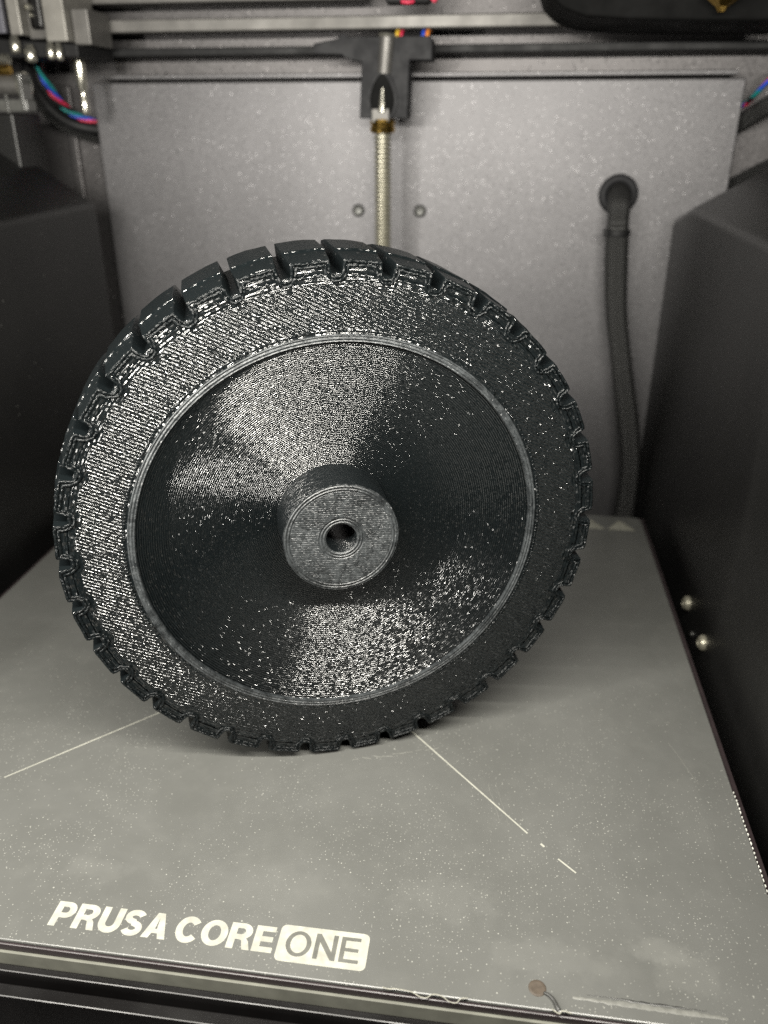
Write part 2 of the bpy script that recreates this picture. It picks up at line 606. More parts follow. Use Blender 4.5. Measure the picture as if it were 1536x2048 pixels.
def flat(bm, contours, z):
    """filled outline with holes, lying in the xy plane"""
    tri = tessellate_polygon([[Vector((x, y, 0)) for x, y in c] for c in contours])
    pts = [p for c in contours for p in c]
    vs = [bm.verts.new((x, y, z)) for x, y in pts]
    for t in tri:
        try:
            f = bm.faces.new([vs[i] for i in t])
            f.normal_update()
            if f.normal.z < 0:
                f.normal_flip()
        except ValueError:
            pass


def screw_head(name, mat, parent, c, d, r, h, hexr=0.5):
    """dome-headed socket screw at c whose head points along d"""
    d = Vector(d).normalized()
    bm = bmesh.new()
    add_lathe(bm, [(r, 0), (r, h * .35), (r * .86, h * .75), (r * .6, h), (r * hexr, h), (r * hexr * .98, h * .45), (0.01, h * .4)], 'z', 24)
    q = Vector((0, 0, 1)).rotation_difference(d)
    bmesh.ops.rotate(bm, cent=(0, 0, 0), matrix=q.to_matrix(), verts=bm.verts)
    bmesh.ops.translate(bm, vec=c, verts=bm.verts)
    return done(bm, name, mat, parent, smooth=False)


# ================================================================== SETTING: the chamber walls
tag(box('rear_wall', MT['powder2'], None, -260, 260, 206, 209, -80, 330, 0), kind='structure')
tag(box('chamber_floor', MT['gloss'], None, -260, 260, -150, 209, -84, -80.5, 0), kind='structure')

pnl = box('rear_panel', MT['powder'], None, -144.5, 158.4, 190, 193.5, -60, 182.7, 0.7)
tag(pnl, 'large sparkly grey sheet metal panel behind the wheel', 'panel')
box('top_lip', MT['powder'], pnl, -141, 155, 191, 205.9, 184.0, 185.9, 0.4)
for x in (-14.5, 15.9):
    screw_head('screw', MT['screw'], pnl, (x, 190, 126.2), (0, -1, 0), 3.0, 1.6)

# folded edge strip on the left of the panel
o = box('wall_edge_strip', MT['powder2'], None, -167.0, -162.6, 202.5, 206, -60, 182, 0.6)
tag(o, 'narrow upright folded metal strip left of the rear panel', 'metal strip')

# ------------------------------------------------------------------ horizontal members above the panel
bl = prism('belt_cover', MT['black'], None, [(-150, 193.0), (200, 193.0), (200, 196.4), (-150, 196.4)], 'y', 183, 205.8, 0.5)
tag(bl, 'long thin black strip running across the rear wall above the panel', 'strip')
rb = box('gantry_bar', MT['alu2'], None, -138, 190, 176, 186, 202.0, 207.2, 0.6)
tag(rb, 'smooth satin grey metal bar crossing the top of the picture', 'bar')
tb = box('upper_rail', MT['alu2'], None, -134, -8, 176, 192, 213.2, 224, 0.6)
tag(tb, 'grey rail at the very top edge left of the middle', 'rail')

# ------------------------------------------------------------------ lead screw bracket
br = empty('screw_bracket', (1.2, 165, 166))
tag(br, 'dark charcoal T-shaped plastic bracket holding the top of the lead screw', 'bracket')


def shifted(poly, dx=-1.2, dz=-166):
    return [(x + dx, z + dz) for x, z in poly]


def body_ring():
    outer = [(-8.8, 166.8), (12.2, 166.8), (12.9, 189.2), (22.5, 189.0), (22.5, 197.0), (21, 197.9), (6.6, 197.9), (-0.6, 197.9), (-13.2, 197.9),
             (-14.4, 199.0), (-16.6, 199.0), (-17.6, 197.4), (-28.5, 195.6), (-28.5, 191.8), (-16, 191.4), (-15.2, 190.4), (-13, 189.6), (-7.6, 188.6)]
    return outer


prism('body', MT['bracket'], br, shifted(body_ring()), 'y', -3, 12, 0.35)
bm = bmesh.new()
# teardrop collar standing proud of the body
tear_o, tear_i = [], []
for i in range(28):
    t = 2 * math.pi * i / 28
    ww = 6.3 * math.sin(t) * (1 - 0.28 * math.cos(t))
    zz = 9.8 * math.cos(t)
    tear_o.append((1.4 + ww, 175.6 + zz))
    tear_i.append((1.4 + ww * 0.82, 175.4 + zz * 0.86))
so, si = shifted(tear_o), shifted(tear_i)
rows = []
for ring, y in ((so, -2.9), (so, -4.3), (si, -4.3), (si, 0.0)):
    rows.append([bm.verts.new((x, y, z)) for x, z in ring])
for a, b in zip(rows, rows[1:]):
    for i in range(28):
        j = (i + 1) % 28
        bm.faces.new((a[i], a[j], b[j], b[i]))
done(bm, 'collar', MT['bracket'], br, smooth=False)
bm = bmesh.new()
flat(bm, [si], 0)
for v in bm.verts:
    v.co = Vector((v.co.x, -3.25, v.co.y))
done(bm, 'pocket', MT['matt'], br)
bm = bmesh.new()
add_cyl(bm, (0.9, -2.6, 18.0), (2.2, -2.6, 31.6), 3.0, 3.2, 20)
done(bm, 'channel', MT['alu2'], br, smooth=False)
bm = bmesh.new()
add_cyl(bm, (2.2, -2.6, 31.6), (2.3, -2.6, 33.0), 3.9, 3.4, 20)
done(bm, 'cap', MT['chrome'], br)
box('lower_block', MT['alu2'], br, -4.4, 3.2, -4.6, -2.9, -1.0, 4.6, 0.4)

ls = empty('lead_screw', (1.0, 165, -60))
tag(ls, 'shiny threaded steel lead screw rising behind the wheel', 'lead screw')
bm = bmesh.new()
# helical trapezoid thread
n, pitch, H = 20, 2.0, 223.0
turn = 8
rows = []
steps = int(H / pitch * turn)
for i in range(steps + 1):
    z = H * i / steps
    row = []
    for j in range(n):
        t = 2 * math.pi * j / n
        ph = (z / pitch - j / n) % 1.0
        r = 2.8 + 1.15 * max(0.0, min(1.0, (abs(ph - 0.5) * 2 - 0.25) * 3))
        row.append(bm.verts.new((r * math.cos(t), r * math.sin(t), z)))
    rows.append(row)
for a, b in zip(rows, rows[1:]):
    for j in range(n):
        q = (j + 1) % n
        bm.faces.new((a[j], a[q], b[q], b[j]))
done(bm, 'thread', MT['thread'], ls, smooth=False)
bm = bmesh.new()
add_lathe(bm, [(3.9, 220.8), (5.2, 221.0), (5.6, 222.4), (5.0, 224.0), (5.6, 225.2), (5.3, 226.4), (3.0, 226.5)], 'z', 24)
done(bm, 'brass_nut', MT['brass'], ls)
bm = bmesh.new()
add_cyl(bm, (0.3, -4.0, 229.2), (0.6, -4.0, 238.5), 1.9, 0.7, 16)
done(bm, 'upper_thread', MT['chrome'], ls)

# small coloured wires over the bracket
wl = empty('connector_wires', (0, 176, 198))
tag(wl, 'tiny yellow, red and blue wire ends peeking over the bracket', 'wires')
for x, m, w in ((6.4, 'yellow', 0.9), (8.2, 'red', 0.8), (10.4, 'black', 0.8), (15.6, 'black', 0.8), (17.6, 'blue', 0.8), (19.4, 'orange', 0.9)):
    tube('wire', MT[m], wl, [(x, -5, -1.5), (x + .2, -6, 0.6), (x + .4, -4, 2.6), (x + .5, 3, 3.0)], w, 8, 5)
cn = empty('cable_connector', (14, 170, 210.2))
tag(cn, 'small dark plug with a red wire at the top edge in the middle', 'connector')
box('plug', MT['black'], cn, -12, 7, -4, 5, 0, 9, 1.2)
tube('wire', MT['red'], cn, [(8, -4.2, 0.4), (10, -4.2, 3), (11, -3, 9)], 1.2, 8, 5)
tube('wire', MT['red'], cn, [(-5, -4.4, 0.6), (-2, -4.9, .2), (0, -4.2, .6)], 0.8, 8, 5)

# ------------------------------------------------------------------ cable through the grommet
gr = empty('cable_grommet', (109.2, 190, 134.6))
tag(gr, 'round dark rubber grommet in the rear panel', 'grommet')
bm = bmesh.new()
add_lathe(bm, [(5.2, 1.5), (5.2, -2.2), (5.9, -3.2), (7.6, -3.4), (8.7, -2.6), (9.0, -1.4), (9.0, -0.05)], 'y', 40)
done(bm, 'ring', MT['bracket'], gr, smooth=True)
cb = empty('braided_cable', (108, 180, 134))
tag(cb, 'black braided cable hanging down from the grommet to the bed', 'cable')
path = [(109.5, 196, 135), (109.2, 187, 134.5), (108.8, 178, 131), (108.6, 174.5, 124), (108.9, 175, 119), (110.2, 175, 104), (112.6, 175, 84),
        (116.7, 174, 64), (121, 172, 44), (125.0, 171, 26), (128.0, 170, 8), (128.6, 169, -8), (127, 165, -26), (120, 150, -34)]
tube('sleeve', MT['braid'], cb, [(x - 108, y - 180, z - 134) for x, y, z in path], lambda t: 5.1 + 0.25 * math.sin(t * 21), 20, 8)
bm = bmesh.new()
add_lathe(bm, [(5.0, -1.2), (5.9, -1.2), (6.0, 0), (5.9, 1.2), (5.0, 1.2)], 'z', 28)
bmesh.ops.translate(bm, vec=(0.85, -5, -14.8), verts=bm.verts)
add_box(bm, -5.6, -3.8, -8.5, -5.5, -16.2, -13.2, 0.3)
done(bm, 'zip_tie', MT['black'], cb)

# ------------------------------------------------------------------ side covers
def side_cover(name, sgn, x, yr, zc, slope, yf=-155, chamf=0):
    bm = bmesh.new()
    prof = [(0, -80), (0, zc), (38, zc + slope), (80, zc + slope)]
    ys = [yf, yr - chamf, yr] if chamf else [yf, yr]
    rows = []
    for k, y in enumerate(ys):
        drop = 8 if (chamf and k == len(ys) - 1) else 0
        rows.append([bm.verts.new((sgn * (x + a), y, z - (drop if i else 0))) for i, (a, z) in enumerate(prof)])
    for a, b in zip(rows, rows[1:]):
        for i in range(len(prof) - 1):
            bm.faces.new((a[i], a[i + 1], b[i + 1], b[i]))
    for row in (rows[0], rows[-1]):
        lo = bm.verts.new((sgn * (x + 80), row[0].co.y, -80))
        bm.faces.new(row + [lo])
    bmesh.ops.recalc_face_normals(bm, faces=bm.faces)
    es = [e for e in bm.edges if len(e.link_faces) == 2 and e.calc_face_angle(0) > 0.3]
    bmesh.ops.bevel(bm, geom=es, offset=2.2, segments=4, affect='EDGES', profile=0.5)
    return done(bm, name, MT['cover'], None, smooth=False)


o = side_cover('side_cover', -1, 137, 162.3, 130.1, 25)
tag(o, 'matt black cover with sloped top along the left side of the bed', 'cover', 'black side covers')
rc = side_cover('side_cover', 1, 136, 190, 131.0, 22, chamf=34)
tag(rc, 'matt black cover with two screws along the right side of the bed', 'cover', 'black side covers')
for y, z in ((52.5, -3.4), (25.0, -3.0)):
    screw_head('screw', MT['thread'], rc, (136.0, y, z), (-1, 0, 0), 2.9, 2.2)
screw_head('pin', MT['screw'], rc, (136.0, 40.5, -9.5), (-1, 0, 0), 1.0, 0.8)

# ================================================================== BUILD PLATE
bp = empty('build_plate', (0, 0, -0.9))
tag(bp, 'grey satin build plate lying flat under the wheel', 'build plate')
bm = bmesh.new()
rr = 4.0
out = []
for cx, cy, a0 in ((127 - rr, 121 - rr, 0), (-127 + rr, 121 - rr, 90), (-127 + rr, -120 + rr, 180), (127 - rr, -120 + rr, 270)):
    for k in range(7):
        t = math.radians(a0 + 15 * k)
        out.append((cx + rr * math.cos(t), cy + rr * math.sin(t)))
sheet = prism('sheet', MT['bed'], bp, out, 'z', 0.0, 0.9, 0.28, 2)


def strip(name, mat, pts, w, z):
    bm = bmesh.new()
    for (a, b) in pts:
        a, b = Vector((*a, 0)), Vector((*b, 0))
        d = (b - a).normalized()
        nrm = Vector((-d.y, d.x, 0)) * w / 2
        vs = [bm.verts.new((q.x, q.y, z)) for q in (a - nrm, b - nrm, b + nrm, a + nrm)]
        bm.faces.new(vs)
    return done(bm, name, mat, sheet, normals=False)


strip('printed_line', MT['ink'], [((-72.8, -73.4), (-30, -30.6))], 0.42, 0.95)
strip('printed_line', MT['ink'], [((30, -31.2), (71.2, -73.9))], 0.45, 0.95)
strip('printed_line', MT['ink'], [((74.4, -76.8), (75.3, -77.7))], 0.6, 0.95)
strip('printed_line', MT['ink'], [((78.5, -81.0), (82.6, -84.7))], 0.45, 0.95)


# faint scratches and residue streaks
for a, b, w in (((113, -34), (118.5, -50), .16), ((61, -58), (64, -71), .12), ((63, -57.5), (66.5, -72), .10)):
    k = 5
    pts = [(a[0] + (b[0] - a[0]) * i / k + random.uniform(-.25, .25), a[1] + (b[1] - a[1]) * i / k + random.uniform(-.25, .25)) for i in range(k + 1)]
    strip('scratch', MT['scrape'], [(p, q) for p, q in zip(pts, pts[1:])], w, 0.93)
for k in range(9):
    x = 22 + k * 2.9
    strip('residue_streak', MT['scrape'], [((x + random.uniform(-.4, .4), -53.5 + k * .9 + random.uniform(-.8, .8)), (x + random.uniform(1.2, 3.2), -53.0 + k * 1.0 + random.uniform(-.8, .8)))], random.uniform(.2, .5), 0.93)


# ---- lettering
def arc(cx, cy, rx, ry, a0, a1, n=10):
    return [(cx + rx * math.cos(math.radians(a0 + (a1 - a0) * i / n)), cy + ry * math.sin(math.radians(a0 + (a1 - a0) * i / n))) for i in range(n + 1)]


def stroke(pts, w):
    L, Rr = [], []
    for i, p in enumerate(pts):
        a, b = Vector(pts[max(i - 1, 0)]), Vector(pts[min(i + 1, len(pts) - 1)])
        d = (b - a).normalized()
        nn = Vector((-d.y, d.x)) * w / 2
        L.append((p[0] + nn.x, p[1] + nn.y))
        Rr.append((p[0] - nn.x, p[1] - nn.y))
    return L + Rr[::-1]


def glyph(c, w):
    if c == 'P':
        return .78, [[(0, 0), (w, 0), (w, .35)] + [(.42, .35)] + arc(.42, .675, .34, .325, -80, 80, 12) + [(.42, 1), (0, 1)],
                     [(w, .35 + w * .82)] + [(.40, .35 + w * .82)] + arc(.40, .675, .34 - w + .02, .325 - w * .82, -80, 80, 8) + [(.40, 1 - w * .82), (w, 1 - w * .82)]]
    if c == 'R':
        return .84, [[(0, 0), (w, 0), (w, .37), (.36, .37), (.47, .34), (.54, .1), (.58, 0), (.58 + w, 0), (.58 + w - .03, .08), (.72, .32), (.62, .43)] +
                     arc(.45, .70, .34, .30, -55, 80, 12) + [(.45, 1), (0, 1)],
                     [(w, .37 + w * .8), (.42, .37 + w * .8)] + arc(.42, .695, .34 - w + .03, .305 - w * .78, -80, 80, 8) + [(.42, 1 - w * .8), (w, 1 - w * .8)]]
    if c == 'U':
        h = w / 2
        return .80, [stroke([(h, 1), (h, .7)] + arc(.40, .385, .40 - h, .385 - h * .85, 180, 360, 16) + [(.80 - h, .7), (.80 - h, 1)], w)]
    if c == 'S':
        w = w * 1.05
        h = w / 2
        top = arc(.38, .725, .38 - h, .275 - h * .72, 20, 265, 14)
        bot = arc(.38, .285, .38 - h, .285 - h * .72, 85, -160, 14)
        return .76, [stroke(top + bot, w * .88)]
    if c == 'A':
        return .86, [[(0, 0), (w * 1.05, 0), (w * 1.05 + .07, .2), (.86 - w * 1.05 - .07, .2), (.86 - w * 1.05, 0), (.86, 0), (.86 - .30, 1), (.30, 1)],
                     [(w * 1.05 + .13, .37), (.43, .80), (.86 - w * 1.05 - .13, .37)]]
    if c == 'C':
        h = w / 2
        return .86, [stroke(arc(.44, .5, .44 - h, .5 - h * .8, 38, 322, 24), w)]
    if c == 'O':
        return .92, [arc(.46, .5, .46, .51, 0, 345, 23), arc(.46, .5, .46 - w, .51 - w * .85, 0, 345, 23)]
    if c == 'E':
        b = w * .82
        return .70, [[(0, 0), (.70, 0), (.70, b), (w, b), (w, .5 - b / 2), (.65, .5 - b / 2), (.65, .5 + b / 2), (w, .5 + b / 2), (w, 1 - b), (.69, 1 - b), (.69, 1), (0, 1)]]
    if c == 'N':
        return .80, [[(0, 0), (w, 0), (w, .68), (.80 - w, 0), (.80, 0), (.80, 1), (.80 - w, 1), (.80 - w, .32), (w, 1), (0, 1)]]


def lettering(name, mat, text, x0, x1, y0, h, w, z, gap, parent):
    adv, tot = [], 0
    for ch in text:
        wd = 0.16 if ch == ' ' else glyph(ch, w)[0]
        adv.append(wd)
        tot += wd + gap
    tot -= gap
    sx = (x1 - x0) / tot
    bm = bmesh.new()
    x = x0
    for ch, wd in zip(text, adv):
        if ch != ' ':
            flat(bm, [[(x + p[0] * sx, y0 + p[1] * h) for p in c] for c in glyph(ch, w)[1]], z)
        x += (wd + gap) * sx
    return done(bm, name, mat, parent, normals=False)


lettering('lettering', MT['ink'], 'PRUSA CORE', -37.6, 14.6, -115.3, 6.4, 0.25, 0.95, 0.045, sheet)
bm = bmesh.new()
bx = []
for cx, cy, a0 in ((35.7 - 1.3, -107.9 - 1.3, 0), (15.5 + 1.3, -107.9 - 1.3, 90), (15.5 + 1.3, -116.8 + 1.3, 180), (35.7 - 1.3, -116.8 + 1.3, 270)):
    bx += arc(cx, cy, 1.3, 1.3, a0, a0 + 90, 6)
flat(bm, [bx], 0.95)
badge = done(bm, 'badge', MT['ink'], sheet, normals=False)
lettering('badge_lettering', MT['knock'], 'ONE', 17.3, 33.9, -115.3, 6.1, 0.165, 0.99, 0.13, sheet)

# ---- warning triangles at the rear edge
for x in (116.9, 103.6):
    bm = bmesh.new()
    flat(bm, [[(x - 6.2, 106.6), (x + 6.2, 106.6), (x + .8, 115.6), (x - .8, 115.6)]], 0.95)
    tri = done(bm, 'warning_triangle', MT['dim'], sheet, normals=False)
    bm = bmesh.new()
    for k in (-1, 0, 1):
        flat(bm, [stroke([(x - 1 + k * 1.6, 108.2), (x - .5 + k * 1.5, 109.6), (x - 1.1 + k * 1.3, 110.8), (x - .4 + k * 1.1, 112.2)], .55)], 0.99)
    flat(bm, [[(x - 4.2, 107.3), (x + 4.2, 107.3), (x + 4.0, 107.8), (x - 4.0, 107.8)]], 0.99)
    done(bm, 'heat_symbol', MT['ink'], sheet, normals=False)

# ---- heater board, plate edge, frame bars under the sheet
box('heater_board', MT['heatbed'], bp, -129, 128.9, -120.5, 122, -2.0, -0.05, 0.25)
box('plate_core', MT['bedmetal'], bp, -127, 127, -121.0, 121, -6.2, -2.05, 0.12)
# glints along the sheet's right edge, built as small white blocks
bm = bmesh.new()
y = -52.0
while y > -118:
    add_box(bm, 127.05, 127.25 + random.uniform(.05, .22), y, y + random.uniform(.45, .9), 0.15, 0.8, 0.08, 1)
    y -= 1.45 + random.uniform(-.08, .08)
tag(done(bm, 'edge_glints', MT['white'], sheet), kind='stuff')

f1 = box('front_crossbar', MT['gloss'], None, -230, 230, -123.6, -121.8, -24, -5.4, 0.3, 2)
tag(f1, 'glossy black crossbar directly under the front edge of the bed', 'crossbar')
f2 = box('front_sill', MT['gloss'], None, -230, 230, -127.6, -124.6, -60, -7.9, 0.3, 2)
tag(f2, 'lower black sill at the bottom left corner of the picture', 'sill')

# ---- residue on the sheet
st = empty('burnt_plastic_drop', (72.3, -115.5, 0))
tag(st, 'brown burnt plastic drop with a dark tail near the front edge', 'plastic drop')
bm = bmesh.new()
add_lathe(bm, [(0.01, 0.16), (1.2, 0.16), (1.6, 0.22), (1.8, 0.14), (1.88, 0.02)], 'z', 20)
done(bm, 'blob', MT['stain'], st, smooth=True)
tube('tail', MT['dark'], st, [(1.3, -1.0, 0.3), (2.4, -1.6, 0.5), (3.3, -2.6, 0.45), (3.9, -3.9, 0.35), (4.2, -4.3, 0.2)], lambda t: 0.28 + 0.25 * t, 8, 5)
sm = empty('scraped_smear', (79.5, -116.2, 0))
tag(sm, 'long dark and white scraped smear at the front right of the bed', 'smear')


def ribbon(name, mat, parent, pts, wf, z0, z1):
    bm = bmesh.new()
    top = []
    for i, (x, yv) in enumerate(pts):
        w = wf(i / (len(pts) - 1)) * random.uniform(.6, 1.3)
        top.append([bm.verts.new((x, yv - w, z0)), bm.verts.new((x, yv, z1)), bm.verts.new((x, yv + w, z0))])
    for a, b in zip(top, top[1:]):
        bm.faces.new((a[0], b[0], b[1], a[1]))
        bm.faces.new((a[1], b[1], b[2], a[2]))
    return done(bm, name, mat, parent, smooth=True)


ribbon('pale_scrape', MT['scrape'], sm, [(i * 31 / 30, -0.35 - i * .012 + random.uniform(-.06, .06)) for i in range(31)], lambda t: 0.30 + 0.3 * math.sin(3.1 * t), 0.02, 0.14)
ribbon('dark_scrape', MT['dark'], sm, [(3 + i * 24 / 26, 0.62 - i * .012 + random.uniform(-.1, .1)) for i in range(27)], lambda t: 0.05 + 0.26 * math.sin(3.1 * t) ** 2, 0.02, 0.16)
bits = empty('filament_curls', (46, -120, -0.2))
tag(bits, 'pale filament curls stuck along the front edge of the bed', 'filament curls')
tube('curl', MT['dim'], bits, [(-6, -.1, .9), (-4.5, -.3, .8), (-3.5, -.15, .95), (-1, -.2, .9), (0.5, -.3, .7), (2, -.75, .3), (3.5, -.7, .25), (4.6, -.2, .8), (6.5, -.3, .75), (8, -.85, .2), (9.5, -.95, .1), (10.5, -.3, .7), (12, -.1, .9)], 0.11, 7, 5)
tube('curl', MT['dim'], bits, [(29, -.1, .9), (30.5, -.6, .5), (31.2, -.2, .9), (33, -.4, .7)], 0.14, 7, 5)

# ================================================================== THE PRINTED WHEEL
AZ = 0.354
CZ = 69.42
wheel = empty('printed_wheel', (20.05, -50.24, 0), AZ)
tag(wheel, 'black printed plastic wheel with notched tread standing upright on the bed', 'wheel')
OFF = math.radians(-0.5)
RC, RB, RS, RL0, RL1, RH, RBORE, W = 65.3, 69.5, 68.3, 50.2, 52.0, 14.9, 3.96, 34.0

bm = bmesh.new()
add_lathe(bm, [(RL1 - .1, 0.6), (RL1, 0.0), (58, 0.0), (RC - .25, 0.0), (RC, 0.25), (RC, W - .25), (RC - .25, W), (46, W), (46, 14)], 'y', 360)
tyre = done(bm, 'tyre', [MT['side'], MT['tread']], wheel, (0, 0, CZ))
for p in tyre.data.polygons:
    p.material_index = 0 if p.normal.y < -0.5 else 1
    p.use_smooth = False

# tread blocks: four slightly different meshes shared by 36 blocks
def block_mesh(seed):
    rn = random.Random(seed)
    bm = bmesh.new()
    ang = [(-3.95, 0), (-3.55, 1), (-1.6, 1), (0.1, 1), (2.0, 1), (3.75, 1), (3.88, 0)]
    ys = [(0, RS), (8.8, RB - .45), (9.25, RB), (25, RB), (W, RS)]
    fat = {0: 0.0, 8.8: 0.40, 9.25: 0.42, 25: 0.42, W: 0.0}
    grid = []
    for y, R in ys:
        row = []
        for a, k in ang:
            t = math.radians(a + (math.copysign(fat[y], a) if abs(a) > 3 else 0))
            r = (RC + 0.03) if not k else R + rn.uniform(-.12, .12)
            row.append(bm.verts.new((r * math.cos(t), y, r * math.sin(t))))
        grid.append(row)
    for a, b in zip(grid, grid[1:]):
        for i in range(len(ang) - 1):
            bm.faces.new((a[i], a[i + 1], b[i + 1], b[i]))
    # end faces with a curved inner edge
    for row in (grid[0], grid[-1]):
        inner = []
        for a, _ in ang[1:-1][::-1]:
            t = math.radians(a)
            inner.append(bm.verts.new(((RC + 0.03) * math.cos(t), row[0].co.y, (RC + 0.03) * math.sin(t))))
        inn = [row[0]] + inner[::-1] + [row[-1]]
        for i in range(len(ang) - 1):
            vs = []
            for v in (row[i], row[i + 1], inn[i + 1], inn[i]):
                if v not in vs:
                    vs.append(v)
            bm.faces.new(vs)
    bmesh.ops.recalc_face_normals(bm, faces=bm.faces)
    es = []
    for e in bm.edges:
        if len(e.link_faces) == 2 and e.calc_face_angle(0) > 0.11:
            r = [math.hypot(v.co.x, v.co.z) for v in e.verts]
            if max(r) > RC + 1:
                es.append(e)
    bmesh.ops.bevel(bm, geom=es, offset=0.16, segments=2, affect='EDGES', profile=0.5, clamp_overlap=True)
    bmesh.ops.recalc_face_normals(bm, faces=bm.faces)
    bmesh.ops.scale(bm, vec=(S, S, S), verts=bm.verts)
    me = bpy.data.meshes.new('tread_block')
    bm.to_mesh(me)
    bm.free()
    me.materials.append(MT['tread'])
    me.materials.append(MT['per'])
    for p in me.polygons:
        p.material_index = 1 if p.normal.y < -0.55 else 0
    return me


# the two outermost bead loops run round every tread block and notch on the front face
PROF = [(-3.95, RC), (-3.75, RC + 1.5), (-3.5, RS), (-1.6, RS), (0.1, RS), (2.0, RS), (3.75, RS), (3.84, RC + 1.5), (4.0, RC), (4.6, RC - .3), (5.5, RC - .3)]
for inset, rb in ((0.42, 0.40), (1.25, 0.40)):
    pts = []
    for k in range(36):
        for a, r in PROF:
            shrink = 0.0
            if r > RC + 1:
                shrink = math.copysign(min(abs(a), inset * 0.72), a) if abs(a) > 2.5 else 0
            t = math.radians(10 * k + 5 + a - shrink) + OFF
            q = r - inset + random.uniform(-.06, .06)
            pts.append((q * math.cos(t), 0.02 + random.uniform(-.05, .05), q * math.sin(t)))
    pts.append(pts[0])
    tube('perimeter_bead', MT['bead'], tyre, pts, rb, 8, 2)
# the infill lines turn round beside the rim lip: one small bead at each turn
bm = bmesh.new()
AR = math.radians(-27)
q = -52.4
while q < 52.4:
    rr = 52.75 + random.uniform(-.1, .12)
    for sg in (-1, 1):
        al = sg * math.sqrt(max(0.0, rr * rr - q * q))
        x, z = al * math.cos(AR) - q * math.sin(AR), al * math.sin(AR) + q * math.cos(AR)
        bmesh.ops.create_icosphere(bm, subdivisions=1, radius=random.uniform(.34, .46),
                                   matrix=Matrix.Translation((x, 0.08, z)) @ Matrix.Scale(0.7, 4, (0, 1, 0)))
    q += 0.85
tag(done(bm, 'infill_turns', MT['bead'], tyre, smooth=True), kind='stuff')
blocks = [block_mesh(k) for k in range(4)]
for k in range(36):
    o = bpy.data.objects.new('tread_block', blocks[random.randrange(4)])
    COL.objects.link(o)
    o.parent = tyre
    # local x is radial; turning about -y carries x towards z
    o.rotation_euler = (0, -(math.radians(10 * k + 5) + OFF), 0)

bm = bmesh.new()
add_lathe(bm, [(RL1, 0.05), (RL1 - .05, -0.10), (RL1 - .3, -0.2), (RL0 + .4, -0.2), (RL0 + .1, -0.08), (RL0, 0.3), (RL0, 0.95)], 'y', 240)
done(bm, 'rim_lip', MT['lip'], wheel, (0, 0, CZ), smooth=False)
bm = bmesh.new()
prof = [(RL0, 0.9)]
for i in range(1, 25):
    t = i / 24
    prof.append((RL0 - .1 - t * (RL0 - .1 - RH - .1), 0.9 + 13.0 * (t ** 0.93)))
prof.append((RH - .05, 13.95))
add_lathe(bm, prof, 'y', 240)
done(bm, 'dish', MT['dish'], wheel, (0, 0, CZ), smooth=True)
bm = bmesh.new()
add_lathe(bm, [(RH, 14.2), (RH, 0.3), (RH - .12, 0.08), (RH - .4, 0.0), (9, 0.0), (RBORE + .25, 0.0), (RBORE, 0.25), (RBORE, W - 4)], 'y', 128)
hub = done(bm, 'hub', [MT['hubside'], MT['hubface']], wheel, (0, 0, CZ), smooth=False)
for p in hub.data.polygons:
    p.material_index = 1 if abs(p.normal.y) > 0.3 else 0
    p.use_smooth = False
bm = bmesh.new()
add_lathe(bm, [(RBORE + .6, W - 4), (46.2, W - 4)], 'y', 64)
done(bm, 'back_disc', MT['tread'], wheel, (0, 0, CZ))

# ================================================================== TOP LEFT CORNER HARDWARE
cp = empty('corner_plate', (-141, 150, 196))
tag(cp, 'thick pale aluminium corner plates with a bolt slot, top left', 'corner plate')
box('inner_plate', MT['alu'], cp, -1.0, 8.6, -2, 26, 0.5, 40, 0.5)
box('front_plate', MT['alu2'], cp, 8.7, 16.2, 4, 26, -0.4, 13.2, 0.5)
box('outer_plate', MT['alu'], cp, -16.4, -11.0, -3, 26, 3, 40, 0.5)
box('slot_back', MT['alu2'], cp, -11.0, -1.0, 3, 26, 2.0, 40, 0.4)
bm = bmesh.new()
add_box(bm, -8.6, -2.8, 1.0, 2.6, 5.4, 40, 1.6, 3)
done(bm, 'slot', MT['gloss'], cp)
screw_head('bolt', MT['chrome'], cp, (-8.2, 1.0, 13.6), (0, -1, 0), 1.6, 1.8)
screw_head('bolt', MT['chrome'], cp, (-7.4, 1.0, 10.6), (0, -1, 0), 0.9, 1.2)
sp = box('side_sheet', MT['lav'], None, -190, -158, 144, 147, 199.5, 250, 0.4)
tag(sp, 'lavender grey sheet at the extreme top left corner', 'sheet')
fl = prism('motor_mount', MT['black'], None, [(-196, 191), (-128, 190.5), (-128, 195.4), (-196, 200.0)], 'y', 147, 182, 0.5)
tag(fl, 'black mounting plate below the aluminium corner plates', 'mounting plate')
for x, z, r, lb in ((-155.0, 193.8, 2.3, 'shiny rounded bolt nearest the left edge under the mounting plate'),
                    (-148.6, 190.4, 2.4, 'shiny rounded bolt above the twisted red and blue wires'),
                    (-139.3, 191.4, 1.7, 'left one of two small paired bolts under the corner plate'),
                    (-135.6, 191.0, 1.6, 'right one of two small paired bolts under the corner plate')):
    e = empty('bolt', (x, 145, z))
    tag(e, lb, 'bolt', 'bolts under the corner plates')
    bm = bmesh.new()
    add_lathe(bm, [(0.01, -4.2), (r * .5, -4.1), (r * .85, -3.6), (r, -2.8), (r, 0.6), (r * .75, 1.2), (r * .6, 2.6)], 'z', 20)
    bmesh.ops.translate(bm, vec=(0, 0, 2.2), verts=bm.verts)
    done(bm, 'head', MT['chrome'], e, smooth=True)
pin = empty('guide_pin', (-137, 165, 168))
tag(pin, 'upright bright polished steel pin beside the left edge of the panel', 'pin')
bm = bmesh.new()
add_lathe(bm, [(0.01, 0), (1.6, 0.3), (2.0, 2), (1.9, 7), (1.4, 8.5), (1.7, 10.5), (2.3, 12), (2.4, 23), (2.2, 24.5)], 'z', 24)
